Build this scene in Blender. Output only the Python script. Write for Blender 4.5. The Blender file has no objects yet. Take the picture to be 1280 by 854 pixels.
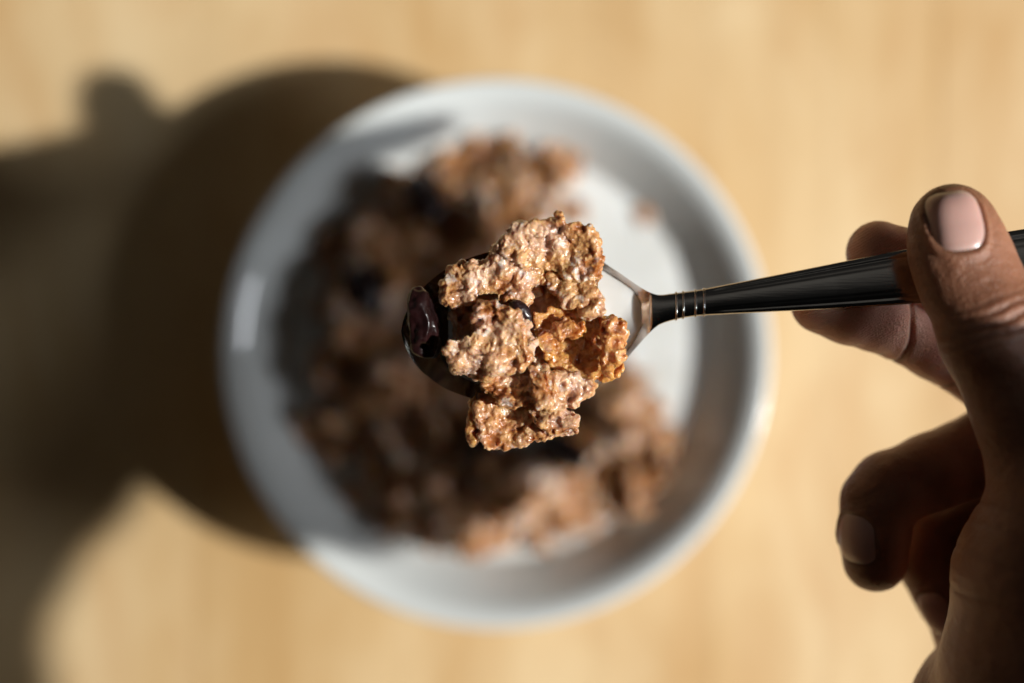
import bpy, math, random
import numpy as np
random.seed(7)
RNG = np.random.RandomState(7)
CM = 0.01                       # everything below is laid out in centimetres and built in metres
S = bpy.context.scene
COL = S.collection

# ------------------------------------------------------------------ camera, light, exposure
CAM_Z = 50.0
FPX = 1824.0
cam = bpy.data.cameras.new('camera'); camo = bpy.data.objects.new('camera', cam); COL.objects.link(camo)
camo.location = (0, 0, CAM_Z*CM); camo.rotation_euler = (0, 0, 0)
cam.sensor_width = 36; cam.lens = 36*FPX/1280
cam.clip_start = 0.01; cam.clip_end = 50
cam.dof.use_dof = True; cam.dof.focus_distance = (CAM_Z-18.9)*CM; cam.dof.aperture_fstop = 2.9
cam.dof.aperture_blades = 0
S.camera = camo
S.view_settings.view_transform = 'Standard'; S.view_settings.look = 'None'
S.view_settings.exposure = 0; S.view_settings.gamma = 1
S.render.engine = 'CYCLES'
S.cycles.max_bounces = 10; S.cycles.diffuse_bounces = 5; S.cycles.glossy_bounces = 5

w = bpy.data.worlds.new('World'); S.world = w; w.use_nodes = True
bg = w.node_tree.nodes['Background']
# a dim room: pale band added for spoon handle reflections, photographer's side dark
_nt = w.node_tree; _tc = _nt.nodes.new('ShaderNodeTexCoord'); _sx = _nt.nodes.new('ShaderNodeSeparateXYZ'); _nt.links.new(_tc.outputs['Generated'], _sx.inputs[0])
_mr = _nt.nodes.new('ShaderNodeMapRange'); _nt.links.new(_sx.outputs['Y'], _mr.inputs[0]); _mr.inputs[1].default_value = -.45; _mr.inputs[2].default_value = .75
_rp = _nt.nodes.new('ShaderNodeValToRGB'); _nt.links.new(_mr.outputs[0], _rp.inputs[0])
for _p, _c in [(0, (.08, .075, .07, 1)), (.36, (.32, .31, .29, 1)), (.50, (3.4, 3.2, 2.85, 1)), (.64, (2.2, 2.0, 1.75, 1)), (.8, (.7, .66, .6, 1))]:
    _e = _rp.color_ramp.elements.new(_p) if _p else _rp.color_ramp.elements[0]; _e.color = _c
_rp.color_ramp.elements[-1].color = (.6, .57, .52, 1)
_nt.links.new(_rp.outputs[0], bg.inputs[0]); bg.inputs[1].default_value = 0.026

EL = math.radians(40.8); AZ = math.atan2(-0.247, 0.969)
LD = np.array([math.cos(EL)*math.cos(AZ), math.cos(EL)*math.sin(AZ), math.sin(EL)])   # towards the light
from mathutils import Vector
def lamp(name, pos, aim, power, color, sx, sy=None, shape='RECTANGLE'):
    l = bpy.data.lights.new(name, 'AREA'); l.energy = power; l.color = color
    l.shape = shape; l.size = sx
    if sy: l.size_y = sy
    o = bpy.data.objects.new(name, l); COL.objects.link(o)
    o.location = pos
    o.rotation_euler = (Vector(aim)-Vector(pos)).to_track_quat('-Z', 'Y').to_euler()
    return o
lamp('sunlight_lamp', tuple(LD*6.0), (0, 0, 0.05), 520, (1.0, 0.975, 0.93), 0.13, shape='DISK')
# the two panes of the window the daylight comes through
lamp('window_pane_light', (1.35, -0.25, 0.58), (0, 0, 0.05), 7.0, (0.92, 0.95, 1.0), 0.40, 0.34)
lamp('window_pane_light.001', (0.87, -0.185, 0.98), (-.08, .017, 0.05), 3.0, (0.88, 0.94, 1.0), 0.11, 0.12)

def at(px, py, z):
    """the point at height z (cm) that lies under a place measured on the 1280 x 854 photograph"""
    k = (CAM_Z-z)/FPX
    return np.array([(px-640)*k, (427-py)*k, z])

# ------------------------------------------------------------------ helpers
def hsh(ix, iy, iz, seed):
    with np.errstate(over='ignore'):
        h = (ix.astype(np.uint32)*np.uint32(374761393) + iy.astype(np.uint32)*np.uint32(668265263)
             + iz.astype(np.uint32)*np.uint32(2147483647) + np.uint32((seed*1274126177) & 0xffffffff))
        h = (h ^ (h >> np.uint32(13)))*np.uint32(1274126177)
        h = h ^ (h >> np.uint32(16)); h = h*np.uint32(2246822519); h = h ^ (h >> np.uint32(13))
    return (h & np.uint32(0xffffff)).astype(np.float32)/np.float32(0xffffff)
def vnoise(p, seed=0):
    """value noise, -1..1, at points p (..., 3)"""
    i = np.floor(p).astype(np.int64); f = (p-i).astype(np.float32); f = f*f*(3-2*f)
    r = 0
    for dx in (0, 1):
        wx = f[..., 0] if dx else 1-f[..., 0]
        for dy in (0, 1):
            wy = f[..., 1] if dy else 1-f[..., 1]
            for dz in (0, 1):
                wz = f[..., 2] if dz else 1-f[..., 2]
                r = r + wx*wy*wz*hsh(i[..., 0]+dx, i[..., 1]+dy, i[..., 2]+dz, seed)
    return r*2-1
def fbm(p, seed=0, o=3):
    r = 0; a = 1; t = 0
    for k in range(o):
        r = r + a*vnoise(p*(2.03**k)+17.3*k, seed+k); t += a; a *= .5
    return r/t
def worley(p, seed=0):
    i = np.floor(p).astype(np.int64); best = np.full(p.shape[:-1], 9.0, np.float32)
    for dx in (-1, 0, 1):
        for dy in (-1, 0, 1):
            for dz in (-1, 0, 1):
                a, b, c = i[..., 0]+dx, i[..., 1]+dy, i[..., 2]+dz
                qx = a+hsh(a, b, c, seed)-p[..., 0]; qy = b+hsh(a, b, c, seed+11)-p[..., 1]; qz = c+hsh(a, b, c, seed+23)-p[..., 2]
                best = np.minimum(best, qx*qx+qy*qy+qz*qz)
    return np.sqrt(best)
def nodule(p, seed=0, r=.85):
    f = np.clip(worley(p, seed)/r, 0, 1)
    return np.sqrt(1-f*f)

def surface_nets(G, org, h):
    """closed quad mesh of the zero level of grid G (negative inside)"""
    ins = G < 0
    nx, ny, nz = G.shape
    c = np.zeros((nx-1, ny-1, nz-1), np.int8)
    offs = [(a, b, d) for a in (0, 1) for b in (0, 1) for d in (0, 1)]
    for a, b, d in offs: c += ins[a:nx-1+a, b:ny-1+b, d:nz-1+d]
    act = (c > 0) & (c < 8)
    I = np.argwhere(act)
    vid = np.full(act.shape, -1, np.int32); vid[act] = np.arange(len(I))
    val = np.stack([G[I[:, 0]+a, I[:, 1]+b, I[:, 2]+d] for a, b, d in offs], 1)
    acc = np.zeros((len(I), 3)); n = np.zeros(len(I))
    for x in range(8):
        for y in range(x+1, 8):
            ox, oy = np.array(offs[x]), np.array(offs[y])
            if np.abs(ox-oy).sum() != 1: continue
            m = (val[:, x] < 0) != (val[:, y] < 0)
            t = val[m, x]/(val[m, x]-val[m, y])
            acc[m] += ox+t[:, None]*(oy-ox); n[m] += 1
    V = (I+acc/n[:, None])*h+np.array(org)
    F = []
    for ax in range(3):
        s0 = [slice(None)]*3; s1 = [slice(None)]*3
        s0[ax] = slice(0, -1); s1[ax] = slice(1, None)
        e = ins[tuple(s0)] != ins[tuple(s1)]
        u, v = [(1, 2), (2, 0), (0, 1)][ax]
        E = np.argwhere(e)
        E = E[(E[:, u] > 0) & (E[:, v] > 0) & (E[:, u] < G.shape[u]-1) & (E[:, v] < G.shape[v]-1)]
        def cell(du, dv):
            q = E.copy(); q[:, u] += du; q[:, v] += dv
            return vid[q[:, 0], q[:, 1], q[:, 2]]
        q = np.stack([cell(-1, -1), cell(0, -1), cell(0, 0), cell(-1, 0)], 1)
        fl = ~ins[E[:, 0], E[:, 1], E[:, 2]]
        q[fl] = q[fl][:, ::-1]
        F.append(q)
    return V, np.concatenate(F)

def mesh_of(name, V, F, mat, smooth=True):
    me = bpy.data.meshes.new(name)
    F = np.asarray(F); k = F.shape[1]
    me.vertices.add(len(V)); me.vertices.foreach_set('co', (np.asarray(V)*CM).astype(np.float32).ravel())
    me.loops.add(F.size); me.loops.foreach_set('vertex_index', F.astype(np.int32).ravel())
    me.polygons.add(len(F)); me.polygons.foreach_set('loop_start', np.arange(0, F.size, k, dtype=np.int32))
    me.update(calc_edges=True); me.validate()
    if smooth: me.polygons.foreach_set('use_smooth', np.ones(len(me.polygons), bool))
    me.materials.append(mat)
    return me
def normals(me):
    n = np.zeros(len(me.vertices)*3, np.float32); me.vertex_normals.foreach_get('vector', n); return n.reshape(-1, 3)
def move(me, V):
    me.vertices.foreach_set('co', (V*CM).astype(np.float32).ravel()); me.update()
def attr(me, name, a):
    x = me.attributes.new(name, 'FLOAT', 'POINT'); x.data.foreach_set('value', np.asarray(a, np.float32))
def link(name, me, parent=None):
    o = bpy.data.objects.new(name, me); COL.objects.link(o)
    if parent: o.parent = parent
    return o
def tag(o, label=None, cat=None, group=None, kind=None):
    if label: o['label'] = label
    if cat: o['category'] = cat
    if group: o['group'] = group
    if kind: o['kind'] = kind
    return o
def empty(name, loc):
    o = bpy.data.objects.new(name, None); COL.objects.link(o); o.location = Vector(loc)*CM; o.empty_display_size = .01; return o
def grid_faces(n, m, wrap=False):
    """faces of n rings of m vertices"""
    F = []
    for i in range(n-1):
        for j in range(m if wrap else m-1):
            a = i*m+j; b = i*m+(j+1) % m
            F.append((a, b, b+m, a+m))
    return np.array(F)
def lathe(prof, seg, mat, name, cx=0, cy=0):
    prof = np.array(prof); t = np.linspace(0, 2*math.pi, seg, endpoint=False)
    V = np.stack([np.outer(prof[:, 0], np.cos(t))+cx, np.outer(prof[:, 0], np.sin(t))+cy, np.outer(prof[:, 1], np.ones(seg))], -1).reshape(-1, 3)
    return mesh_of(name, V, grid_faces(len(prof), seg, True), mat)
def smooth_poly(P, n=6):
    """Catmull-Rom through open list of points"""
    P = np.array(P, float); Q = np.vstack([2*P[0]-P[1], P, 2*P[-1]-P[-2]]); out = []
    for i in range(1, len(Q)-2):
        for t in np.linspace(0, 1, n, endpoint=False):
            a, b, c, d = Q[i-1], Q[i], Q[i+1], Q[i+2]
            out.append(.5*((2*b)+(-a+c)*t+(2*a-5*b+4*c-d)*t*t+(-a+3*b-3*c+d)*t**3))
    out.append(P[-1]); return np.array(out)

# ------------------------------------------------------------------ materials
class NT:
    def __init__(s, name):
        s.m = bpy.data.materials.new(name); s.m.use_nodes = True; s.t = s.m.node_tree; s.t.nodes.clear()
        s.out = s.n('ShaderNodeOutputMaterial'); s.p = s.n('ShaderNodeBsdfPrincipled'); s.l(s.p.outputs[0], s.out.inputs[0])
    def n(s, k, **kw):
        x = s.t.nodes.new(k)
        for a, b in kw.items(): setattr(x, a, b)
        return x
    def l(s, a, b): s.t.links.new(a, b)
    def set(s, **kw):
        for a, b in kw.items():
            i = s.p.inputs[a.replace('_', ' ')]
            i.default_value = (*b, 1) if isinstance(b, tuple) and len(b) == 3 and i.type == 'RGBA' else b
    def obj(s): return s.n('ShaderNodeTexCoord').outputs['Object']
    def geo(s): return s.n('ShaderNodeNewGeometry').outputs['Position']
    def noise(s, vec, scale, detail=3, rough=.5, dist=0):
        x = s.n('ShaderNodeTexNoise'); x.inputs['Scale'].default_value = scale; x.inputs['Detail'].default_value = detail
        x.inputs['Roughness'].default_value = rough; x.inputs['Distortion'].default_value = dist; s.l(vec, x.inputs['Vector']); return x.outputs['Fac']
    def ramp(s, fac, stops):
        r = s.n('ShaderNodeValToRGB'); e = r.color_ramp.elements
        while len(e) < len(stops): e.new(.5)
        for q, (p, c) in zip(e, stops): q.position = p; q.color = (*c, 1) if len(c) == 3 else c
        s.l(fac, r.inputs[0]); return r.outputs[0]
    def mix(s, f, a, b, mode='MIX'):
        x = s.n('ShaderNodeMix', data_type='RGBA', blend_type=mode)
        for v, i in ((f, x.inputs[0]), (a, x.inputs[6]), (b, x.inputs[7])):
            if isinstance(v, (int, float)): i.default_value = v
            elif isinstance(v, tuple): i.default_value = (*v, 1)
            else: s.l(v, i)
        return x.outputs[2]
    def math(s, op, a, b=0.0):
        x = s.n('ShaderNodeMath', operation=op)
        for v, i in ((a, x.inputs[0]), (b, x.inputs[1])):
            if isinstance(v, (int, float)): i.default_value = v
            else: s.l(v, i)
        return x.outputs[0]
    def bump(s, h, dist, strength=1.0, prev=None):
        b = s.n('ShaderNodeBump'); b.inputs['Strength'].default_value = strength; b.inputs['Distance'].default_value = dist
        s.l(h, b.inputs['Height'])
        if prev: s.l(prev, b.inputs['Normal'])
        return b.outputs[0]

def m_wood():
    t = NT('light_wood'); v = t.geo()
    oi = t.n('ShaderNodeObjectInfo')
    mp = t.n('ShaderNodeMapping'); mp.inputs['Scale'].default_value = (1, .035, 1); t.l(v, mp.inputs[0])
    add = t.n('ShaderNodeVectorMath', operation='ADD'); t.l(mp.outputs[0], add.inputs[0])
    sc = t.n('ShaderNodeVectorMath', operation='SCALE'); t.l(oi.outputs['Random'], sc.inputs['Scale']); sc.inputs[0].default_value = (3, 7, 11)
    t.l(sc.outputs[0], add.inputs[1]); g = add.outputs[0]
    a = t.noise(g, 55, 4, .6, .3); b = t.noise(g, 420, 3, .6)
    c = t.ramp(a, [(.3, (.57, .36, .155)), (.5, (.64, .43, .205)), (.72, (.70, .51, .28))])
    c = t.mix(t.math('MULTIPLY', b, .35), c, (.44, .28, .12))
    tone = t.ramp(oi.outputs['Random'], [(0, (.86, .79, .69)), (.5, (.94, .91, .85)), (1, (1, 1.0, 1.0))])
    c = t.mix(1.0, c, tone, 'MULTIPLY')
    mb = t.n('ShaderNodeMapping'); mb.inputs['Scale'].default_value = (1, .42, 1); t.l(v, mb.inputs[0])
    bl = t.ramp(t.noise(mb.outputs[0], 15, 4, .6, .6), [(.36, (0, 0, 0)), (.64, (1, 1, 1))]); c = t.mix(t.math('MULTIPLY', bl, .55), c, (.77, .61, .37))
    b2 = t.ramp(t.noise(mb.outputs[0], 26, 3, .6, .8), [(.50, (0, 0, 0)), (.72, (1, 1, 1))]); c = t.mix(t.math('MULTIPLY', b2, .5), c, (.50, .27, .10))
    t.l(c, t.p.inputs['Base Color']); t.set(Roughness=.55)
    t.l(t.bump(b, .0001, .5), t.p.inputs['Normal']); return t.m
def m_ceramic():
    t = NT('white_glazed_ceramic'); t.set(Base_Color=(.64, .67, .66), Roughness=.09, IOR=1.5, Coat_Weight=.4, Coat_Roughness=.03)
    n = t.noise(t.geo(), 60, 2); t.l(t.bump(n, .0002, .15), t.p.inputs['Normal']); return t.m
def m_milk(name='milk', c=(.77, .79, .78)):
    t = NT(name); t.set(Base_Color=c, Roughness=.12, IOR=1.35, Subsurface_Weight=.35, Subsurface_Scale=.004)
    t.p.inputs['Subsurface Radius'].default_value = (1, .85, .7)
    t.l(t.ramp(t.noise(t.geo(), 55, 3, .6), [(.40, (c[0]*.88, c[1]*.87, c[2]*.85)), (.60, c)]), t.p.inputs['Base Color'])
    n = t.noise(t.geo(), 45, 3); t.l(t.bump(n, .0009, .6), t.p.inputs['Normal']); return t.m
def m_flake(name, dark, mid, pale, film, filmamt, filmscale=110, sss=.0026):
    t = NT(name); v = t.obj()
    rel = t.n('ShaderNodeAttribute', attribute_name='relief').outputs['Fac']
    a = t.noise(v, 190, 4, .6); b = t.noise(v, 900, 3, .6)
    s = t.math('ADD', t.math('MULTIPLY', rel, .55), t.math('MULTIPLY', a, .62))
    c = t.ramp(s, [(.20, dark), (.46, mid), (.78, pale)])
    spec = t.ramp(b, [(.45, (0, 0, 0)), (.70, (1, 1, 1))])
    c = t.mix(t.math('MULTIPLY', spec, .55), c, dark)
    f = t.ramp(t.noise(v, filmscale, 3, .55), [(.47, (0, 0, 0)), (.62, (1, 1, 1))])
    f = t.math('MULTIPLY', f, filmamt)
    c = t.mix(f, c, film)
    wet = t.ramp(t.noise(v, 330, 2, .5), [(.60, (0, 0, 0)), (.68, (1, 1, 1))]); wet = t.math('MULTIPLY', wet, filmamt)
    c = t.mix(wet, c, (.80, .74, .68))
    t.l(c, t.p.inputs['Base Color'])
    t.set(Subsurface_Weight=.45, Subsurface_Scale=.0022, Roughness=.42, Coat_Weight=.9, Coat_Roughness=.19, Coat_IOR=1.38)
    t.p.inputs['Subsurface Radius'].default_value = (1, .42, .14)
    r = t.ramp(a, [(.35, (.25,)*3), (.65, (.6,)*3)]); t.l(r, t.p.inputs['Roughness'])
    n1 = t.bump(b, .00045, .9)
    vo = t.n('ShaderNodeTexVoronoi'); vo.inputs['Scale'].default_value = 1100; t.l(v, vo.inputs['Vector'])
    n2 = t.bump(t.math('SUBTRACT', 1.0, vo.outputs['Distance']), .0003, .5, n1)
    t.l(n2, t.p.inputs['Normal']); t.l(t.bump(b, .00045, .3), t.p.inputs['Coat Normal'])
    t.p.inputs['Subsurface Scale'].default_value = sss; return t.m
def m_steel():
    t = NT('polished_steel'); v = t.obj(); t.set(Base_Color=(.56, .545, .53), Metallic=1.0, Roughness=.13)
    n = t.noise(v, 35, 3, .6); t.l(t.ramp(n, [(.3, (.08,)*3), (.75, (.22,)*3)]), t.p.inputs['Roughness'])
    mp = t.n('ShaderNodeMapping'); mp.inputs['Scale'].default_value = (.06, 1, 1); mp.inputs['Rotation'].default_value = (0, 0, -.125); t.l(v, mp.inputs[0])
    t.l(t.bump(t.noise(mp.outputs[0], 2600, 2), .00003, .4), t.p.inputs['Normal']); return t.m
def m_skin():
    t = NT('brown_skin'); v = t.geo()
    n = t.noise(v, 80, 4, .55); c = t.ramp(n, [(.3, (.20, .080, .040)), (.55, (.285, .122, .066)), (.8, (.33, .155, .09))])
    pad = t.n('ShaderNodeAttribute', attribute_name='pad').outputs['Fac']
    c = t.mix(pad, c, (.80, .43, .31))  # pink palm-side skin, lightened further in place of sunlight missing there
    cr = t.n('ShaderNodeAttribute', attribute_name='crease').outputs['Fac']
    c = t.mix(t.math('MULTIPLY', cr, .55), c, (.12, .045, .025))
    t.l(c, t.p.inputs['Base Color'])
    t.set(Roughness=.46, Subsurface_Weight=.34, Subsurface_Scale=.007, Specular_IOR_Level=.45)
    t.p.inputs['Subsurface Radius'].default_value = (1, .32, .16)
    vo = t.n('ShaderNodeTexVoronoi', feature='DISTANCE_TO_EDGE'); vo.inputs['Scale'].default_value = 1500
    ds = t.n('ShaderNodeMapping'); ds.inputs['Scale'].default_value = (1, .6, 1); t.l(v, ds.inputs[0]); t.l(ds.outputs[0], vo.inputs['Vector'])
    b1 = t.bump(vo.outputs['Distance'], .00028, .8); b2 = t.bump(t.noise(v, 520, 4, .65), .0005, .7, b1)
    wv = t.n('ShaderNodeTexWave'); wv.inputs['Scale'].default_value = 620; wv.inputs['Distortion'].default_value = 2.5; wv.inputs['Detail Scale'].default_value = 1.5
    mp = t.n('ShaderNodeMapping'); mp.inputs['Rotation'].default_value = (0, 0, 1.0); t.l(v, mp.inputs[0]); t.l(mp.outputs[0], wv.inputs['Vector'])
    b3 = t.bump(t.math('MULTIPLY', wv.outputs['Fac'], pad), .00016, .8, b2)
    t.l(b3, t.p.inputs['Normal']); return t.m
def m_nail():
    t = NT('fingernail'); v = t.obj()
    u = t.n('ShaderNodeAttribute', attribute_name='along').outputs['Fac']
    c = t.ramp(u, [(0, (.60, .41, .36)), (.12, (.54, .33, .28)), (.80, (.54, .32, .27)), (.93, (.58, .38, .32)), (.985, (.64, .50, .42))])
    t.l(c, t.p.inputs['Base Color'])
    t.set(Roughness=.33, Subsurface_Weight=.25, Subsurface_Scale=.003, Coat_Weight=.35, Coat_Roughness=.25)
    mp = t.n('ShaderNodeMapping'); mp.inputs['Scale'].default_value = (1, .08, 1); t.l(v, mp.inputs[0])
    t.l(t.bump(t.noise(mp.outputs[0], 1200, 2), .00005, .5), t.p.inputs['Normal']); return t.m
def m_raisin():
    t = NT('raisin_skin'); v = t.obj(); n = t.noise(v, 260, 4, .6)
    t.l(t.ramp(n, [(.3, (.008, .003, .003)), (.7, (.022, .006, .006))]), t.p.inputs['Base Color'])
    t.set(Roughness=.33, Coat_Weight=.22, Coat_Roughness=.16, Specular_IOR_Level=.4)
    t.l(t.bump(t.noise(v, 600, 3), .0003, .5), t.p.inputs['Normal']); return t.m
def m_cloth():
    t = NT('dark_knit_cloth'); v = t.obj(); w_ = t.n('ShaderNodeTexWave'); w_.inputs['Scale'].default_value = 260; t.l(v, w_.inputs['Vector'])
    t.l(t.ramp(t.noise(v, 120, 3), [(.3, (.022, .024, .03)), (.7, (.04, .042, .05))]), t.p.inputs['Base Color']); t.set(Roughness=.9)
    t.l(t.bump(w_.outputs['Fac'], .0008, .6), t.p.inputs['Normal']); return t.m

WOOD, CERAMIC, MILK, STEEL, SKIN, NAIL, RAISIN, CLOTH = m_wood(), m_ceramic(), m_milk(), m_steel(), m_skin(), m_nail(), m_raisin(), m_cloth()
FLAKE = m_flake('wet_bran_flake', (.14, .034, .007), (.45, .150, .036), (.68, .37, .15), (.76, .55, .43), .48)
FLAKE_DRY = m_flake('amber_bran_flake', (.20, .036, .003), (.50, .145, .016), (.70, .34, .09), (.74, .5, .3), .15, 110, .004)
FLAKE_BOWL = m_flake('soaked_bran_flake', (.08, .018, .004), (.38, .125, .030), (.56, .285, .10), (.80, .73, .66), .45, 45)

# ------------------------------------------------------------------ the table: boards side by side
table = tag(empty('wooden_table', (0, 0, 0)), 'pale honey coloured wooden table made of long boards under the bowl', 'table')
x = -62.0; first = True
while x < 62:
    bw = random.choice([3.9, 5.2, 6.9])
    y0, y1, g = -46, 46, .004
    b = .025
    prof = [(x+g, -3), (x+g, -b), (x+g+b, 0), (x+bw-g-b, 0), (x+bw-g, -b), (x+bw-g, -3)]
    dz = random.uniform(-.012, 0)
    V = [(px, y, pz+dz) for y in (y0, y1) for px, pz in prof]
    n = 6
    F = [tuple((j, (j+1) % n, (j+1) % n+n, j+n)) for j in range(n)]
    me = bpy.data.meshes.new('board'); me.from_pydata([(a*CM, b_*CM, c*CM) for a, b_, c in V], [], F+[tuple(range(n))[::-1], tuple(range(n, 2*n))])
    me.materials.append(WOOD); link('board', me, table)
    x += bw

# ------------------------------------------------------------------ the bowl and its milk
BX, BY = -.49, -.38
RIM = 5.5; R = 8.42
inner = [(0, .75), (2.2, .8), (3.9, 1.1), (5.1, 1.9), (5.85, 2.7), (6.45, 3.45), (6.9, 4.02), (7.28, 4.47), (7.62, 4.87), (7.86, 5.10), (8.08, 5.235)]
prof = smooth_poly([(.001, .75)]+inner[1:], 5).tolist()
lip = [(8.28, 5.27), (8.37, 5.28), (8.43, 5.23), (8.46, 5.14), (8.44, 5.04)]
outer = smooth_poly([(8.34, 4.9), (7.75, 4.2), (7.15, 3.35), (6.45, 2.4), (5.6, 1.4), (4.8, .78), (4.3, .55)], 4).tolist()
foot = [(4.25, .1), (4.18, .02), (4.0, .0), (3.85, .05), (3.78, .3), (3.4, .36), (.001, .36)]
bowl = link('cereal_bowl', lathe(prof+lip+outer+foot, 192, CERAMIC, 'cereal_bowl', BX, BY))
tag(bowl, 'round white glazed bowl full of milk and bran cereal on the table', 'bowl')
MZ = 3.6
rm = 6.56
mp_ = [(.001, MZ)]+[(r, MZ) for r in np.linspace(.3, rm-.18, 26)]+[(rm-.1, MZ+.01), (rm-.04, MZ+.035), (rm+.02, MZ+.08)]
me = lathe(mp_, 160, MILK, 'milk_pool', BX, BY)
v = np.zeros(len(me.vertices)*3, np.float32); me.vertices.foreach_get('co', v); v = v.reshape(-1, 3)/CM
q = v.copy(); q[:, 2] = 0
v[:, 2] += .05*fbm(q*.45, 5, 2)*(np.hypot(v[:, 0]-BX, v[:, 1]-BY) < rm-.2)
move(me, v)
tag(link('milk_pool', me), 'white milk filling the bowl around the soaked cereal', 'milk')

# ------------------------------------------------------------------ cereal
def poly_sd(X, Y, P):
    P = np.array(P); d = np.full(X.shape, 1e9); s = np.zeros(X.shape, bool); n = len(P)
    for i in range(n):
        ax, ay = P[i]; bx, by = P[(i+1) % n]; ex, ey = bx-ax, by-ay
        wx, wy = X-ax, Y-ay; t = np.clip((wx*ex+wy*ey)/(ex*ex+ey*ey+1e-12), 0, 1)
        d = np.minimum(d, (wx-ex*t)**2+(wy-ey*t)**2)
        c = ((ay > Y) != (by > Y)) & (X < (bx-ax)*(Y-ay)/(by-ay+1e-12)+ax)
        s ^= c
    d = np.sqrt(d); return np.where(s, -d, d)
def smax(a, b, k):
    h = np.clip(.5-.5*(b-a)/k, 0, 1); return b*(1-h)+a*h+k*h*(1-h)
def smin(a, b, k): return -smax(-a, -b, k)
def flake_mesh(name, P, z0, tilt=(0, 0), curl=0, th=.13, h=.03, seed=0, mat=None, nod=.085, fold=.18, rag=.16, centre=None, shift=(0, 0, 0), tear=0):
    P = np.array(P, float)
    c = P.mean(0) if centre is None else np.array(centre)
    span = (P.max(0)-P.min(0)).max()/2
    lo = P.min(0)-.35; hi = P.max(0)+.35
    zr = abs(tilt[0])*span+abs(tilt[1])*span+abs(curl)*span**2+fold+th+.35
    X, Y = np.meshgrid(np.arange(lo[0], hi[0], h), np.arange(lo[1], hi[1], h), indexing='ij')
    q = np.stack([X, Y, X*0], -1)
    d2 = poly_sd(X, Y, P)+rag*fbm(q*3.2, seed, 3)+rag*.4*vnoise(q*8.5, seed+40)+rag*.15*vnoise(q*18, seed+41)
    if tear: d2 = np.maximum(d2, -(np.abs(fbm(q*.9, seed+5, 2))-.04*tear)*1.2-.06)
    dx, dy = X-c[0], Y-c[1]
    zm = z0+tilt[0]*dx+tilt[1]*dy+curl*(dx*dx+dy*dy)+fold*fbm(q*1.15+3.1, seed+3, 3)*1.5
    rid = 1-np.abs(vnoise(q*1.5+8, seed+8)); zm = zm+fold*.7*(rid**2-.5)
    T = th*(1+.35*fbm(q*2.2, seed+7, 2))
    z = np.arange(zm.min()-.35, zm.max()+.35, h)
    G = smax(np.repeat(d2[:, :, None], len(z), 2), np.abs(z[None, None]-zm[:, :, None])-T[:, :, None], .12)
    V, F = surface_nets(G.astype(np.float32), (lo[0], lo[1], z[0]), h)
    me = mesh_of(name, V, F, mat or FLAKE); N = normals(me)
    W = V+.10*np.stack([fbm(V*3.1+k*9.7, seed+20+k, 2) for k in range(3)], 1)
    a = nodule(W*np.array([3.0, 3.8, 3.4]), seed+1, .8); b = nodule(W*8.5, seed+2, .8); cc = fbm(V*19, seed+4, 2)
    rg_ = 1-np.abs(fbm(W*2.6, seed+12, 3))*2.2; pit = np.clip(fbm(W*4.2, seed+15, 2)-.18, 0, 1)
    m = .5+.5*fbm(V*1.4, seed+9, 2)
    disp = nod*(.75*a-.35)*(.3+1.4*m)+nod*.26*(b-.5)*(.5+a)+nod*.20*cc+nod*.75*(rg_-.5)-nod*2.5*pit
    disp += -.10*np.clip(fbm(V*1.9, seed+60, 2)-.12, 0, .5)*2.2*(nod/.085)
    V2 = V+N*disp[:, None]+np.array(shift)
    move(me, V2)
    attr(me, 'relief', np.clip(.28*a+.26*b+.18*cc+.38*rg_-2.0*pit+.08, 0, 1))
    return me

def px_poly(P, z): return [tuple(at(a, b, z)[:2]) for a, b in P]

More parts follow.
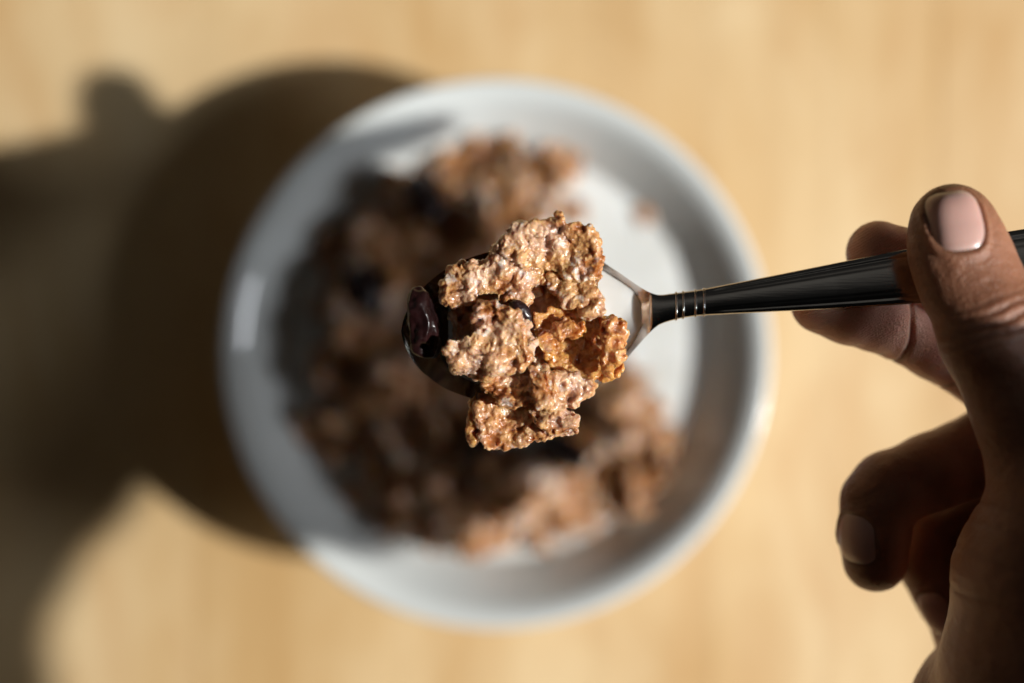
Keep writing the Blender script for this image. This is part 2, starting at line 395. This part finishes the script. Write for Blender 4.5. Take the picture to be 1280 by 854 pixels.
# ---- the spoonful: one entry per flake (outline measured at its height, height, tilt, curl, thickness ...)
Z = 18.9
hero = [
 # filler flakes lying lowest in the spoon
 ([(562, 372), (600, 340), (640, 320), (720, 330), (748, 370), (752, 430), (740, 480), (690, 500), (620, 500), (585, 470), (566, 430)], 18.30, (0, 0), 0, .28, 11, FLAKE, 'broad soaked bran flake lying lowest in the spoon under the others', {}),
 ([(630, 292), (652, 281), (676, 279), (697, 270), (712, 278), (728, 281), (745, 295), (755, 322), (748, 344), (722, 352), (700, 346), (680, 334), (655, 338), (634, 326), (622, 306)], 19.15, (-.02, .10), -.04, .20, 21, FLAKE, 'pinkish milk coated bran flake topmost in the photo on the spoon', dict(rag=.13)),
 ([(548, 352), (572, 330), (600, 322), (626, 300), (662, 308), (684, 322), (683, 345), (668, 358), (664, 392), (652, 404), (640, 376), (612, 372), (588, 384), (566, 386), (552, 372)], 18.92, (.10, -.02), 0, .18, 33, FLAKE, 'long brown bran flake beside the big raisin at the upper spoon rim', dict(rag=.13)),
 ([(682, 326), (715, 330), (744, 344), (752, 372), (757, 392), (735, 396), (716, 384), (702, 378), (684, 366)], 18.95, (.06, -.08), .05, .17, 45, FLAKE, 'reddish brown bran flake next to the white milk in the spoon', {}),
 ([(598, 376), (618, 378), (640, 384), (660, 398), (672, 424), (664, 448), (640, 462), (612, 474), (588, 474), (566, 458), (551, 436), (562, 424), (586, 416), (590, 392)], 19.30, (-.04, .05), -.05, .24, 52, FLAKE, 'glossy tan bran flake in the middle, shading the hollow by the raisin', dict(rag=.12, nod=.1)),
 ([(668, 392), (690, 384), (726, 384), (760, 392), (778, 402), (782, 430), (779, 462), (764, 474), (738, 478), (706, 470), (684, 452), (668, 428)], 18.45, (.02, 0), .42, .09, 63, FLAKE_DRY, 'amber cup shaped bran flake curled open beside the spoon neck', dict(rag=.10, fold=.08, nod=.07)),
 ([(692, 404), (712, 396), (730, 403), (733, 415), (718, 424), (703, 430), (694, 420)], 19.15, (-.1, -.1), 0, .14, 71, FLAKE_DRY, 'small golden crumb of bran standing inside the curled amber flake', dict(rag=.07, fold=.05)),
 ([(752, 408), (768, 396), (784, 402), (782, 420), (775, 436), (783, 446), (776, 462), (762, 474), (752, 456), (756, 432)], 19.18, (.05, 0), 0, .13, 77, FLAKE_DRY, 'lumpy golden edge flake sticking out nearest to the spoon handle', dict(rag=.08, fold=.06)),
 ([(600, 470), (628, 452), (664, 452), (694, 462), (724, 466), (742, 482), (738, 500), (716, 512), (694, 512), (668, 504), (640, 508), (612, 500)], 18.95, (.02, -.10), -.04, .22, 84, FLAKE, 'crumpled orange tan bran flake below the glossy middle flake', dict(rag=.13)),
 ([(656, 458), (672, 452), (688, 462), (686, 484), (690, 506), (672, 512), (664, 490)], 19.26, (0, -.1), 0, .16, 91, FLAKE, 'small knobbly bran piece sitting on the crumpled lower flakes', dict(rag=.06, fold=.06)),
 ([(598, 492), (612, 486), (628, 498), (648, 500), (668, 508), (700, 512), (714, 518), (722, 530), (716, 545), (692, 550), (664, 554), (630, 564), (604, 562), (594, 540), (592, 515)], 18.55, (.03, -.06), .03, .17, 105, FLAKE, 'lowest bran flake overhanging the spoon rim with straight broken edge', dict(rag=.06)),
 ([(584, 500), (596, 490), (600, 515), (601, 552), (590, 556), (583, 545), (588, 524)], 18.45, (.3, 0), 0, .14, 111, FLAKE_DRY, 'narrow upright amber flake at the lower corner of the heap', dict(rag=.05, fold=.05)),
 ([(660, 512), (688, 508), (708, 514), (722, 522), (720, 540), (700, 544), (674, 540), (664, 528)], 18.98, (0, -.08), 0, .16, 118, FLAKE, 'pale square ended bran piece on top of the lowest flake', dict(rag=.06, fold=.08)),
]
for P, z, tilt, curl, th, seed, mat, lab, kw in hero:
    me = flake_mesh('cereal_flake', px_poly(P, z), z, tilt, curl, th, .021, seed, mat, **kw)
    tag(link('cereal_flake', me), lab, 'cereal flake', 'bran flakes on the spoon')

# ---- raisins
def raisin_mesh(a, b, r, seed, h=.028):
    a, b = np.array(a), np.array(b); lo = np.minimum(a, b)-r-.2; hi = np.maximum(a, b)+r+.2
    g = np.stack(np.meshgrid(*[np.arange(lo[i], hi[i], h) for i in range(3)], indexing='ij'), -1)
    ab = b-a; t = np.clip(((g-a)@ab)/(ab@ab), 0, 1)
    d = np.linalg.norm(g-a-t[..., None]*ab, axis=-1)-r*(1-.18*(2*t-1)**2)
    V, F = surface_nets(d.astype(np.float32), lo, h)
    me = mesh_of('raisin', V, F, RAISIN); N = normals(me)
    ax = ab/np.linalg.norm(ab); al = (V-a)@ax
    Q = (V-al[:, None]*ax*.72)*3.1
    rr = 1-np.abs(fbm(Q, seed, 2))*2
    move(me, V+N*(.17*r/.4*(rr-.4)+.06*fbm(V*2.2, seed+3, 2)+.03*fbm(V*9, seed+5, 2))[:, None])
    return me
tag(link('raisin', raisin_mesh(at(526, 381, 18.9), at(533, 432, 18.75), .355, 3)), 'large glossy dark raisin at the tip of the spoon', 'raisin', 'raisins')
tag(link('raisin', raisin_mesh(at(644, 382, 19.12), at(655, 398, 19.02), .17, 9)), 'small dark raisin wedged between the flakes in the spoon', 'raisin', 'raisins')

# ---- cereal in the bowl
random.seed(21)
protos = []
for k in range(8):
    r0 = [1.25, 1.5, 1.1, 1.35, .95, 1.6, 1.2, 1.4][k]; n = 9; P = []
    for j in range(n):
        a = 2*math.pi*j/n+random.uniform(-.2, .2); rr = r0*random.uniform(.72, 1.15)
        P.append((rr*math.cos(a), rr*.8*math.sin(a)))
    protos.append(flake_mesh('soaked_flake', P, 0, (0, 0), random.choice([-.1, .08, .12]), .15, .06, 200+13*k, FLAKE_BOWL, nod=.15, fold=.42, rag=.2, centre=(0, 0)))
crumb = flake_mesh('soaked_crumb', [(-.45, -.3), (.3, -.4), (.5, .1), (.1, .42), (-.4, .3)], 0, (0, 0), 0, .16, .05, 401, FLAKE_BOWL, nod=.1, fold=.1, centre=(0, 0))
heaps = [
 ('soaked bran flake in the sunlit heap at the upper edge of the bowl', 'flakes heaped at the upper side of the bowl',
  [(565, 180), (640, 182), (725, 190), (728, 240), (690, 290), (600, 320), (470, 330), (420, 300), (475, 225), (545, 225)], 19, 1.25),
 ('dark soaked bran flake in the shaded left part of the bowl', 'flakes in the shaded left part of the bowl',
  [(420, 320), (560, 320), (640, 420), (640, 560), (560, 620), (450, 610), (395, 560), (380, 430)], 30, .85),
 ('soaked bran flake in the sunlit lower heap of the bowl', 'flakes heaped at the lower side of the bowl',
  [(440, 600), (560, 590), (680, 580), (760, 600), (760, 650), (700, 672), (620, 682), (540, 672), (460, 648)], 22, 1.1),
 ('soaked bran flake in the curved heap below the spoon neck', 'flakes heaped at the lower right of the bowl',
  [(740, 480), (800, 478), (830, 540), (815, 610), (770, 640), (720, 620), (700, 560)], 13, 1.2),
]
def in_poly(p, P):
    return poly_sd(np.array([p[0]]), np.array([p[1]]), P)[0] < 0
for lab, grp, P, n, hh in heaps:
    P2 = px_poly(P, 4.6); A = np.array(P2); pts = []
    tries = 0
    while len(pts) < n and tries < 9000:
        tries += 1
        p = (random.uniform(A[:, 0].min(), A[:, 0].max()), random.uniform(A[:, 1].min(), A[:, 1].max()))
        if not in_poly(p, P2): continue
        dmin = .95 if tries < 3000 else .6 if tries < 6000 else .35
        if any(math.hypot(p[0]-q[0], p[1]-q[1]) < dmin for q in pts): continue
        pts.append(p)
    for i, p in enumerate(pts):
        sd = -poly_sd(np.array([p[0]]), np.array([p[1]]), P2)[0]
        o = link('soaked_flake', random.choice(protos))
        s = random.uniform(.55, .8) if sd < .35 else random.uniform(.85, 1.2)
        lift = min(1, sd/1.2)*hh*random.uniform(.45, 1)
        o.location = (p[0]*CM, p[1]*CM, (MZ+.08+lift*.75)*CM)
        o.rotation_euler = (random.uniform(-.8, .8), random.uniform(-.8, .8), random.uniform(0, 6.28)); o.scale = (s, s, s)
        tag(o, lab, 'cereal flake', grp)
for (px, py), lab, me, s in [((805, 268), 'single small bran flake floating alone in the white milk', crumb, .8),
                         ((786, 662), 'orange brown bran crumb apart from the heap near the lower wall of the bowl', crumb, .75)]:
    o = link('soaked_flake', me); o.location = Vector(at(px, py, MZ+.03))*CM; o.scale = (s, s, s*.7); o.rotation_euler = (.1, .1, px)
    tag(o, lab, 'cereal flake')
for (ax, ay, bx, by, z, lab) in [(520, 232, 540, 262, 4.95, 'dark raisin in the upper cereal heap in the bowl'),
                              (690, 555, 720, 575, 4.9, 'dark raisin in the bowl under the lower edge of the spoonful'),
                              (450, 350, 470, 380, 4.8, 'dark raisin at the shaded left edge of the cereal in the bowl'),
                              (600, 560, 622, 540, 4.9, 'dark raisin in the bowl in the shade of the hand')]:
    tag(link('raisin', raisin_mesh(at(ax, ay, z), at(bx, by, z), .45, int(ax), .06)), lab, 'raisin', 'raisins')

# ------------------------------------------------------------------ the spoon
SZ = 18.25
axis_px = [(503, 414), (766, 402), (800, 394), (822, 388), (845, 383), (880, 378), (1010, 362), (1135, 346), (1280, 327), (1490, 300)]
hw = [(503, 0), (506, 14), (512, 28), (522, 44), (535, 57), (560, 75), (598, 90), (640, 98), (680, 99), (715, 93), (742, 82), (766, 66), (786, 48), (800, 35), (812, 25), (824, 18.5), (845, 16.5), (862, 16), (880, 16.5), (950, 21.5), (1050, 29), (1135, 34.5), (1200, 37.5), (1280, 40), (1380, 41), (1440, 36), (1470, 26), (1486, 12), (1490, 0)]
K = (CAM_Z-SZ)/FPX
ax_x = np.array([a for a, b in axis_px], float); ax_y = np.array([b for a, b in axis_px], float)
hw_x = np.array([a for a, b in hw], float); hw_w = np.array([b for a, b in hw], float)
def SW(px):
    return (px-640)*K, (427-np.interp(px, ax_x, ax_y))*K, np.interp(px, hw_x, hw_w)*K
def smooth_hw():
    P = smooth_poly(np.stack([hw_x, hw_w], 1), 8); return P[:, 0], np.maximum(P[:, 1], 0)
hw_x, hw_w = smooth_hw()
P_ = smooth_poly(np.stack([ax_x, ax_y], 1)[1:], 6); ax_x = np.concatenate([[503], P_[:, 0]]); ax_y = np.concatenate([[414], P_[:, 1]])
def rimz(px): return np.interp(px, [503, 560, 700, 790, 830, 880, 1135, 1490], [18.62, 18.52, 18.30, 18.22, 18.40, 18.46, 18.72, 19.0])
def depth(px):
    t = np.clip((px-503)/(818-503), 0, 1); return 1.05*np.sin(math.pi*t**.9)**.75
spoon = tag(empty('spoon', (0, .4, 17.4)), 'polished steel spoon with ringed neck held over the bowl, heaped with cereal', 'spoon')
def part(name, me):
    o = link(name, me, spoon); o.matrix_parent_inverse = spoon.matrix_basis.inverted(); return o
spoon.matrix_world  # noqa
st = np.concatenate([503+ (1-np.cos(np.linspace(0, math.pi/2, 22)))*60, np.linspace(566, 822, 70)])
m = 49; vv = np.sin(np.linspace(-math.pi/2, math.pi/2, m))
def spoon_pt(px, v, off=0):
    x_, y_, w_ = SW(px); z_ = rimz(px)-depth(px)*(1-np.abs(v)**2.3)
    return (x_, y_+w_*v, z_-off)
Vt = []; Vb = []
for s in st:
    for v in vv:
        Vt.append(spoon_pt(s, v)); 
        x_, y_, z_ = spoon_pt(s, v, .11); Vb.append((x_, y_, z_))
Vt = np.array(Vt); Vb = np.array(Vb); n_ = len(st)
# push the underside outward a touch so the rim has real thickness
F = grid_faces(n_, m); nt = len(Vt)
FB = F[:, ::-1]+nt
edge = []
for i in range(n_-1):
    a, b = i*m, (i+1)*m; edge.append((a, b, b+nt, a+nt)); a, b = i*m+m-1, (i+1)*m+m-1; edge.append((b, a, a+nt, b+nt))
for j in range(m-1):
    a, b = j+1, j; edge.append((a, b, b+nt, a+nt)); a, b = (n_-1)*m+j, (n_-1)*m+j+1; edge.append((a, b, b+nt, a+nt))
me = mesh_of('bowl', np.vstack([Vt, Vb]), np.vstack([F[:, ::-1], FB[:, ::-1], np.array(edge)[:, ::-1]]), STEEL)
sb = part('bowl', me)
bv = sb.modifiers.new('edge', 'BEVEL'); bv.width = .00035; bv.segments = 3; bv.limit_method = 'ANGLE'; bv.angle_limit = math.radians(60)
# handle: closed cross-section, crowned top with a shallow groove along each edge
st = np.concatenate([np.linspace(812, 880, 26), np.linspace(886, 1440, 60), 1440+50*np.sin(np.linspace(.05, math.pi/2, 16))])
m = 64; th = np.linspace(0, 2*math.pi, m, endpoint=False); V = []
for s in st:
    x_, y_, w_ = SW(s); zc = rimz(s)-.02
    T = np.interp(s, [812, 840, 880, 1000, 1135, 1490], [.085, .13, .14, .135, .12, .10])
    w_ = max(w_, .004); gr = np.interp(s, [880, 900], [0, 1])
    c, sn = np.cos(th), np.sin(th)
    yy = w_*np.sign(c)*np.abs(c)**.8
    v = yy/w_
    top = T*np.sign(sn)*np.abs(sn)**1.0
    groove = gr*.035*(np.exp(-((np.abs(v)-.72)/.055)**2)+.5*np.exp(-((np.abs(v)-.55)/.04)**2))*(sn > 0)
    for a, b in zip(yy, top-groove): V.append((x_, y_+a, zc+b))
F = grid_faces(len(st), m, True)
V = np.array(V); 
V = np.vstack([V, V[:m].mean(0), V[-m:].mean(0)]); L = len(V)
cap = [(L-2, (j+1) % m, j, j) for j in range(m)]+[(L-1, len(st)*m-m+j, len(st)*m-m+(j+1) % m, len(st)*m-m+(j+1) % m) for j in range(m)]
me = bpy.data.meshes.new('handle'); me.from_pydata((V*CM).tolist(), [], [tuple(f) for f in F[:, ::-1].tolist()]+[f[:3][::-1] for f in cap])
me.polygons.foreach_set('use_smooth', [True]*len(me.polygons)); me.materials.append(STEEL); me.update()
part('handle', me)
for pxr in (844, 852.5, 867.5, 878):
    V = []; m2 = 40; t2 = np.linspace(0, 2*math.pi, m2, endpoint=False); tube = 8
    for t in t2:
        x_, y_, w_ = SW(pxr); c, sn = math.cos(t), math.sin(t)
        T = .145
        cy = (w_+.004)*np.sign(c)*abs(c)**.8; cz = T*np.sign(sn)*abs(sn)**.75
        nrm = np.array([0, c/(w_+.01), sn/T]); nrm /= np.linalg.norm(nrm)
        for k in range(tube):
            a = 2*math.pi*k/tube
            V.append(np.array([x_, y_+cy, rimz(pxr)-.02+cz])+.024*(math.cos(a)*nrm+math.sin(a)*np.array([1, 0, 0])))
    F = [(i*tube+k, i*tube+(k+1) % tube, ((i+1) % m2)*tube+(k+1) % tube, ((i+1) % m2)*tube+k) for i in range(m2) for k in range(tube)]
    part('band', mesh_of('band', np.array(V), np.array(F), STEEL))
# milk in the spoon: level surface meeting the sloping steel
LV = 18.06; V = []; m = 33; sx = []
for s in np.linspace(560, 806, 70):
    D = depth(s); dz = rimz(s)-LV
    if D > dz+.02: sx.append(s)
for s in sx:
    D = depth(s); dz = max(rimz(s)-LV, .0); vm = (1-dz/D)**(1/2.3)
    for v in np.linspace(-vm, vm, m):
        x_, y_, w_ = SW(s); e = (abs(v)/vm)**12
        V.append((x_, y_+w_*v, LV+.02*e))
me = mesh_of('spoon_milk', np.array(V), grid_faces(len(sx), m)[:, ::-1], MILK)
tag(link('spoon_milk', me), 'small pool of white milk in the spoon beside the cereal', 'milk')

# ------------------------------------------------------------------ the person: one continuous hand and forearm
def cone_chain(p, pts, k=.12):
    """pts: (xyz, radius) joints; capsules with tapering radius, melted together"""
    D = None
    for (a, ra), (b, rb) in zip(pts[:-1], pts[1:]):
        ab = b-a; w_ = p-a; t = np.clip((w_@ab)/(ab@ab), 0, 1)
        q = w_-t[..., None]*ab
        d = np.sqrt((q*q).sum(-1))-(ra+(rb-ra)*t)
        D = d if D is None else smin(D, d, k)
    return D
def J(px, py, z, r): return (at(px, py, z), r)
def A3(x, y, z, r): return (np.array([x, y, z], float), r)
THUMB = [J(1191, 284, 19.62, .90), J(1198, 312, 19.64, 1.0), J(1212, 350, 19.72, 1.02), J(1246, 418, 19.95, 1.15), J(1285, 510, 20.05, 1.12), J(1328, 615, 20.1, 1.42)]
THENAR = [J(1328, 615, 20.1, 1.36), J(1312, 720, 19.8, 1.85), J(1310, 850, 19.6, 2.12), A3(13.4, -8.6, 21.0, 2.0)]
INDEX = [J(1098, 316, 17.9, .70), J(1130, 330, 17.9, .76), J(1180, 352, 17.8, .76), J(1280, 400, 17.4, .86), A3(14.2, -2.2, 18.2, 1.1)]
MIDDLE = [J(1028, 378, 17.8, .70), J(1062, 386, 17.75, .79), J(1100, 397, 17.6, .78), J(1128, 410, 17.4, .75), J(1170, 430, 17.3, .80), J(1225, 460, 17.0, .84), J(1300, 520, 16.5, .92), A3(13.9, -3.0, 16.4, 1.1)]
RING = [J(1094, 699, 17.2, .73), J(1093, 666, 17.3, .78), J(1098, 628, 17.35, .82), J(1112, 612, 17.35, .84), J(1165, 590, 17.2, .86), J(1245, 560, 16.8, .98), J(1330, 560, 15.8, 1.05), A3(13.2, -4.2, 15.6, 1.1)]
PINKY = [J(1196, 778, 16.3, .60), J(1177, 738, 16.2, .66), J(1152, 692, 16.0, .72), J(1160, 668, 15.9, .74), J(1230, 640, 15.4, .80), J(1320, 640, 15.1, .9), A3(12.6, -5.6, 14.9, 1.0)]
WR = (14.4, -8.4, 22.3)
PALM = [[A3(14.2, -2.2, 18.2, 1.2), A3(*WR, 2.0)], [A3(13.9, -3.0, 16.4, 1.2), A3(14.4, -8.6, 21.3, 2.0)], [A3(13.2, -4.2, 15.6, 1.15), A3(14.2, -8.8, 20.6, 1.9)],
        [A3(12.6, -5.6, 14.9, 1.05), J(1238, 893, 18.0, 1.65), A3(14.0, -8.9, 20.4, 1.9)], [A3(*WR, 2.3), A3(15.8, -6.2, 24.8, 2.4), A3(17.4, -7.2, 28.0, 2.6)]]
def squash(p, q, zc):
    p = p.copy(); p[..., 2] = (p[..., 2]-zc)*q+zc; return p
def tube(pts, q, zc):
    return [(np.array([a[0], a[1], (a[2]-zc)*q+zc]), r) for a, r in pts]
def hand_parts(p):
    th_ = cone_chain(squash(p, 1.30, 19.7), tube(THUMB, 1.30, 19.7), .25)/1.18
    tn = cone_chain(p, THENAR, .5)
    th_ = smin(th_, tn, .35)
    ix = cone_chain(p, INDEX, .15); md = cone_chain(p, MIDDLE, .10)
    rg = cone_chain(p, RING, .14); pk = cone_chain(p, PINKY, .14)
    pm = None
    for c in PALM:
        d = cone_chain(p, c, .4); pm = d if pm is None else smin(pm, d, .9)
    return th_, ix, md, rg, pk, pm
def hand_sdf(p):
    th_, ix, md, rg, pk, pm = hand_parts(p)
    f = smin(smin(ix, md, .04), smin(rg, pk, .04), .04)
    return smin(smin(f, th_, .05), pm, .55)
def build_hand():
    lo = np.array([5.4, -14.2, 11.4]); hi = np.array([21.5, 4.6, 30.5]); h = .05; B = 10
    nb = np.ceil((hi-lo)/(h*B)).astype(int)
    # coarse blocks first, then the fine grid only where the skin runs
    c = np.stack(np.meshgrid(*[lo[i]+(np.arange(nb[i])+.5)*h*B for i in range(3)], indexing='ij'), -1)
    dc = hand_sdf(c)
    G = np.repeat(np.repeat(np.repeat(dc.astype(np.float32), B, 0), B, 1), B, 2)
    near = np.argwhere(np.abs(dc) < h*B*1.15+.12)
    r = (np.arange(B)*h)
    loc = np.stack(np.meshgrid(r, r, r, indexing='ij'), -1)
    for s in range(0, len(near), 600):
        nn = near[s:s+600]
        pts = lo+nn[:, None, None, None, :]*h*B+loc[None]
        d = hand_sdf(pts).astype(np.float32)
        for q, v in zip(nn, d):
            a = q*B; G[a[0]:a[0]+B, a[1]:a[1]+B, a[2]:a[2]+B] = v
    return surface_nets(G, lo, h)

# fingernails: centre, direction towards the tip, outward direction, half width, half length
def unit(v): v = np.array(v, float); return v/np.linalg.norm(v)
NAILS = [
 ('thumb', at(1203, 273, 20.5), unit((-.12, 1, -.10)), unit((.15, .08, 1)), .52, .66),
 ('ring', at(1062, 674, 17.8), unit((-.03, -1, -.12)), unit((-.86, -.05, .50)), .50, .56),
 ('pinky', at(1164, 768, 16.7), unit((.42, -.9, -.10)), unit((-.72, -.33, .60)), .38, .48),
]
def nail_frame(a, nrm):
    b = unit(np.cross(nrm, a)); return a, b, unit(np.cross(a, b))
def nail_uv(V, N_):
    _, c, a, nrm, wd, ln = N_
    a, b, nn = nail_frame(a, nrm); w_ = V-c
    return (w_@b)/wd, (w_@a)/ln, w_@nn
def hug(c, dirn, reach=2.2):
    """march points c along -dirn to the skin"""
    t = np.full(len(c), -.9)
    for _ in range(60):
        t = t+np.clip(hand_sdf(c-dirn*t[:, None]), -.2, .3)*.8
    return c-dirn*t[:, None]
def superell(u, v):
    # rounded at the root, squarer at the free edge
    return (np.abs(u)**3+np.where(v > 0, np.abs(v)**3.5, np.abs(v)**2.4))**(1/2.8)

person = tag(empty('person', (14, -8, 18)), 'bare brown hand pinching the spoon handle between thumb and fingertips, dark sleeve', 'person')
def ppart(name, me, parent=person, lab=None):
    o = link(name, me); o.parent = person; o.location = -Vector(person.location)
    if lab: o['label'] = lab
    return o
HV, HF = build_hand()
hm = mesh_of('hand', HV, HF, SKIN)
N = normals(hm)
disp = np.zeros(len(HV)); crease = np.zeros(len(HV)); pad = np.zeros(len(HV))
th_, ix, md, rg, pk, pm = hand_parts(HV)
ids = np.argmin(np.stack([th_, ix, md, rg, pk, pm]), 0)
nz = N[:, 2]
pad = np.where((ids == 1) | (ids == 2), np.clip((nz+.25)*1.6, 0, 1), 0)
pad = np.maximum(pad, np.where(ids == 3, np.clip((N[:, 0]-.1)*1.2, 0, .6), 0))
# thumb knuckle: creases running across the joint
c0 = at(1252, 400, 20.9); ax_ = unit(THUMB[4][0]-THUMB[2][0]); w_ = HV-c0; al = w_@ax_; bx_ = unit(np.cross(ax_, (0, 0, 1))); ac = w_@bx_
env = np.exp(-(al/.62)**2)*np.exp(-((ac+.0)/.95)**2)*(nz > .1)*(ids == 0)
wob = al+.10*vnoise(HV*1.6, 31)+.05*np.sin(ac*2.3)+.10*ac*ac
for k, (o_, d_, s_) in enumerate([(-.42, .035, .045), (-.2, .055, .05), (.02, .07, .06), (.24, .055, .05), (.46, .035, .045)]):
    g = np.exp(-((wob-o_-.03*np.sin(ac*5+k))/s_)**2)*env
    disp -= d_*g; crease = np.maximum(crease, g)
disp += env*.035
# finger joint creases on the pad side
def joint_crease(pt, axis, s_, d_, idn, sgn, far=1.4):
    global disp, crease
    w_ = HV-pt; al = w_@unit(axis)+.03*vnoise(HV*2.5, 8); side = (nz*sgn > -.3)
    g = np.exp(-(al/s_)**2)*(ids == idn)*side*np.clip((far-np.linalg.norm(w_, axis=1))*4, 0, 1)
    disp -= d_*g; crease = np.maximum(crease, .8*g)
joint_crease(at(1121, 409, 17.5), MIDDLE[2][0]-MIDDLE[4][0]+np.array([.0, -.55, 0]), .055, .085, 2, 1)
joint_crease(at(1196, 446, 17.2), MIDDLE[4][0]-MIDDLE[5][0], .05, .05, 2, 1)
for i_, (px_, py_, z_) in enumerate([(1060, 640, 17.8), (1068, 630, 17.9), (1078, 620, 17.9)]):
    joint_crease(at(px_, py_, z_), (.5, -1.0, 0), .03, .022, 3, 1, .55)
# folds where the ball of the thumb bends
for py_ in (628, 652, 690, 742):
    q_ = at(1215, py_, 20); al = (HV-q_)@unit((.25, 1, 0))+.06*vnoise(HV*1.5, 77)
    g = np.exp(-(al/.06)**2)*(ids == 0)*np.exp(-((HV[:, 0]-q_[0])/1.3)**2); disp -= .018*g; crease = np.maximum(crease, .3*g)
for nl in NAILS:
    u, v, hgt = nail_uv(HV, nl); e = superell(u, v); okk = (np.abs(hgt) < 1.3)*np.clip(N@nail_frame(nl[2], nl[3])[2]*3-.6, 0, 1)
    s_ = nl[4]
    disp += okk*(-.05*s_/.56*np.clip((1.0-e)*8, 0, 1)+.055*s_/.56*np.exp(-((e-1.13)/.10)**2)*np.where(v > .45, .25, 1))
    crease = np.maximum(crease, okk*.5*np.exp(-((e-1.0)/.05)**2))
disp += .012*fbm(HV*4, 3, 3)
move(hm, HV+N*disp[:, None])
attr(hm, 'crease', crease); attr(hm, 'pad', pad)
ppart('hand', hm)
for nl in NAILS:
    nm, c, a, nrm, wd, ln = nl; a, b, nn = nail_frame(a, nrm)
    n1, n2 = 26, 26; V = []; al_ = []
    for i in range(n1+1):
        rr = (i/n1)
        for j in range(n2*2):
            t = 2*math.pi*j/(n2*2); u, v = math.cos(t), math.sin(t)
            s_ = 1/float(superell(np.array(u), np.array(v))); V.append(c+b*wd*u*s_*rr+a*ln*v*s_*rr); al_.append((v*s_*rr+1)/2)
    V = np.array(V); rr = np.repeat(np.arange(n1+1)/n1, n2*2)
    Q = hug(V, nn); hq = (Q-c)@nn; Q = Q+nn[None]*(.34*(hq.max()-hq)*(1-rr**4))[:, None]
    dome = (.035*(1-rr**2.5)-.03*rr**8+.012)*wd/.56
    Q = Q+nn*dome[:, None]
    F = grid_faces(n1+1, n2*2, True)
    me = mesh_of('fingernail', Q, F, NAIL); attr(me, 'along', np.array(al_))
    ppart('fingernail', me)
# sleeve pushed up the forearm
C = smooth_poly([(15.5, -5.4, 24.2), (16.5, -4.8, 26.0), (18.6, -9.6, 30.0), (19.2, -16.0, 35.0), (24.2, -22.4, 40.0), (30, -31, 46)], 8)
rad = np.interp(np.arange(len(C)), [0, 6, 16, 40], [3.2, 3.5, 3.8, 4.3]); V = []; seg = 56
for i, (c, r_) in enumerate(zip(C, rad)):
    d = unit(C[min(i+1, len(C)-1)]-C[max(i-1, 0)]); u = unit(np.cross(d, (0, 1, 0))); v = np.cross(d, u)
    for j in range(seg):
        t = 2*math.pi*j/seg; rr = r_*(1+.04*math.sin(3*t+i*.6)+.03*math.sin(i*1.7))
        V.append(c+rr*(math.cos(t)*u+math.sin(t)*v))
me = mesh_of('sleeve', np.array(V), grid_faces(len(C), seg, True), CLOTH)
o = ppart('sleeve', me); so = o.modifiers.new('thickness', 'SOLIDIFY'); so.thickness = .003
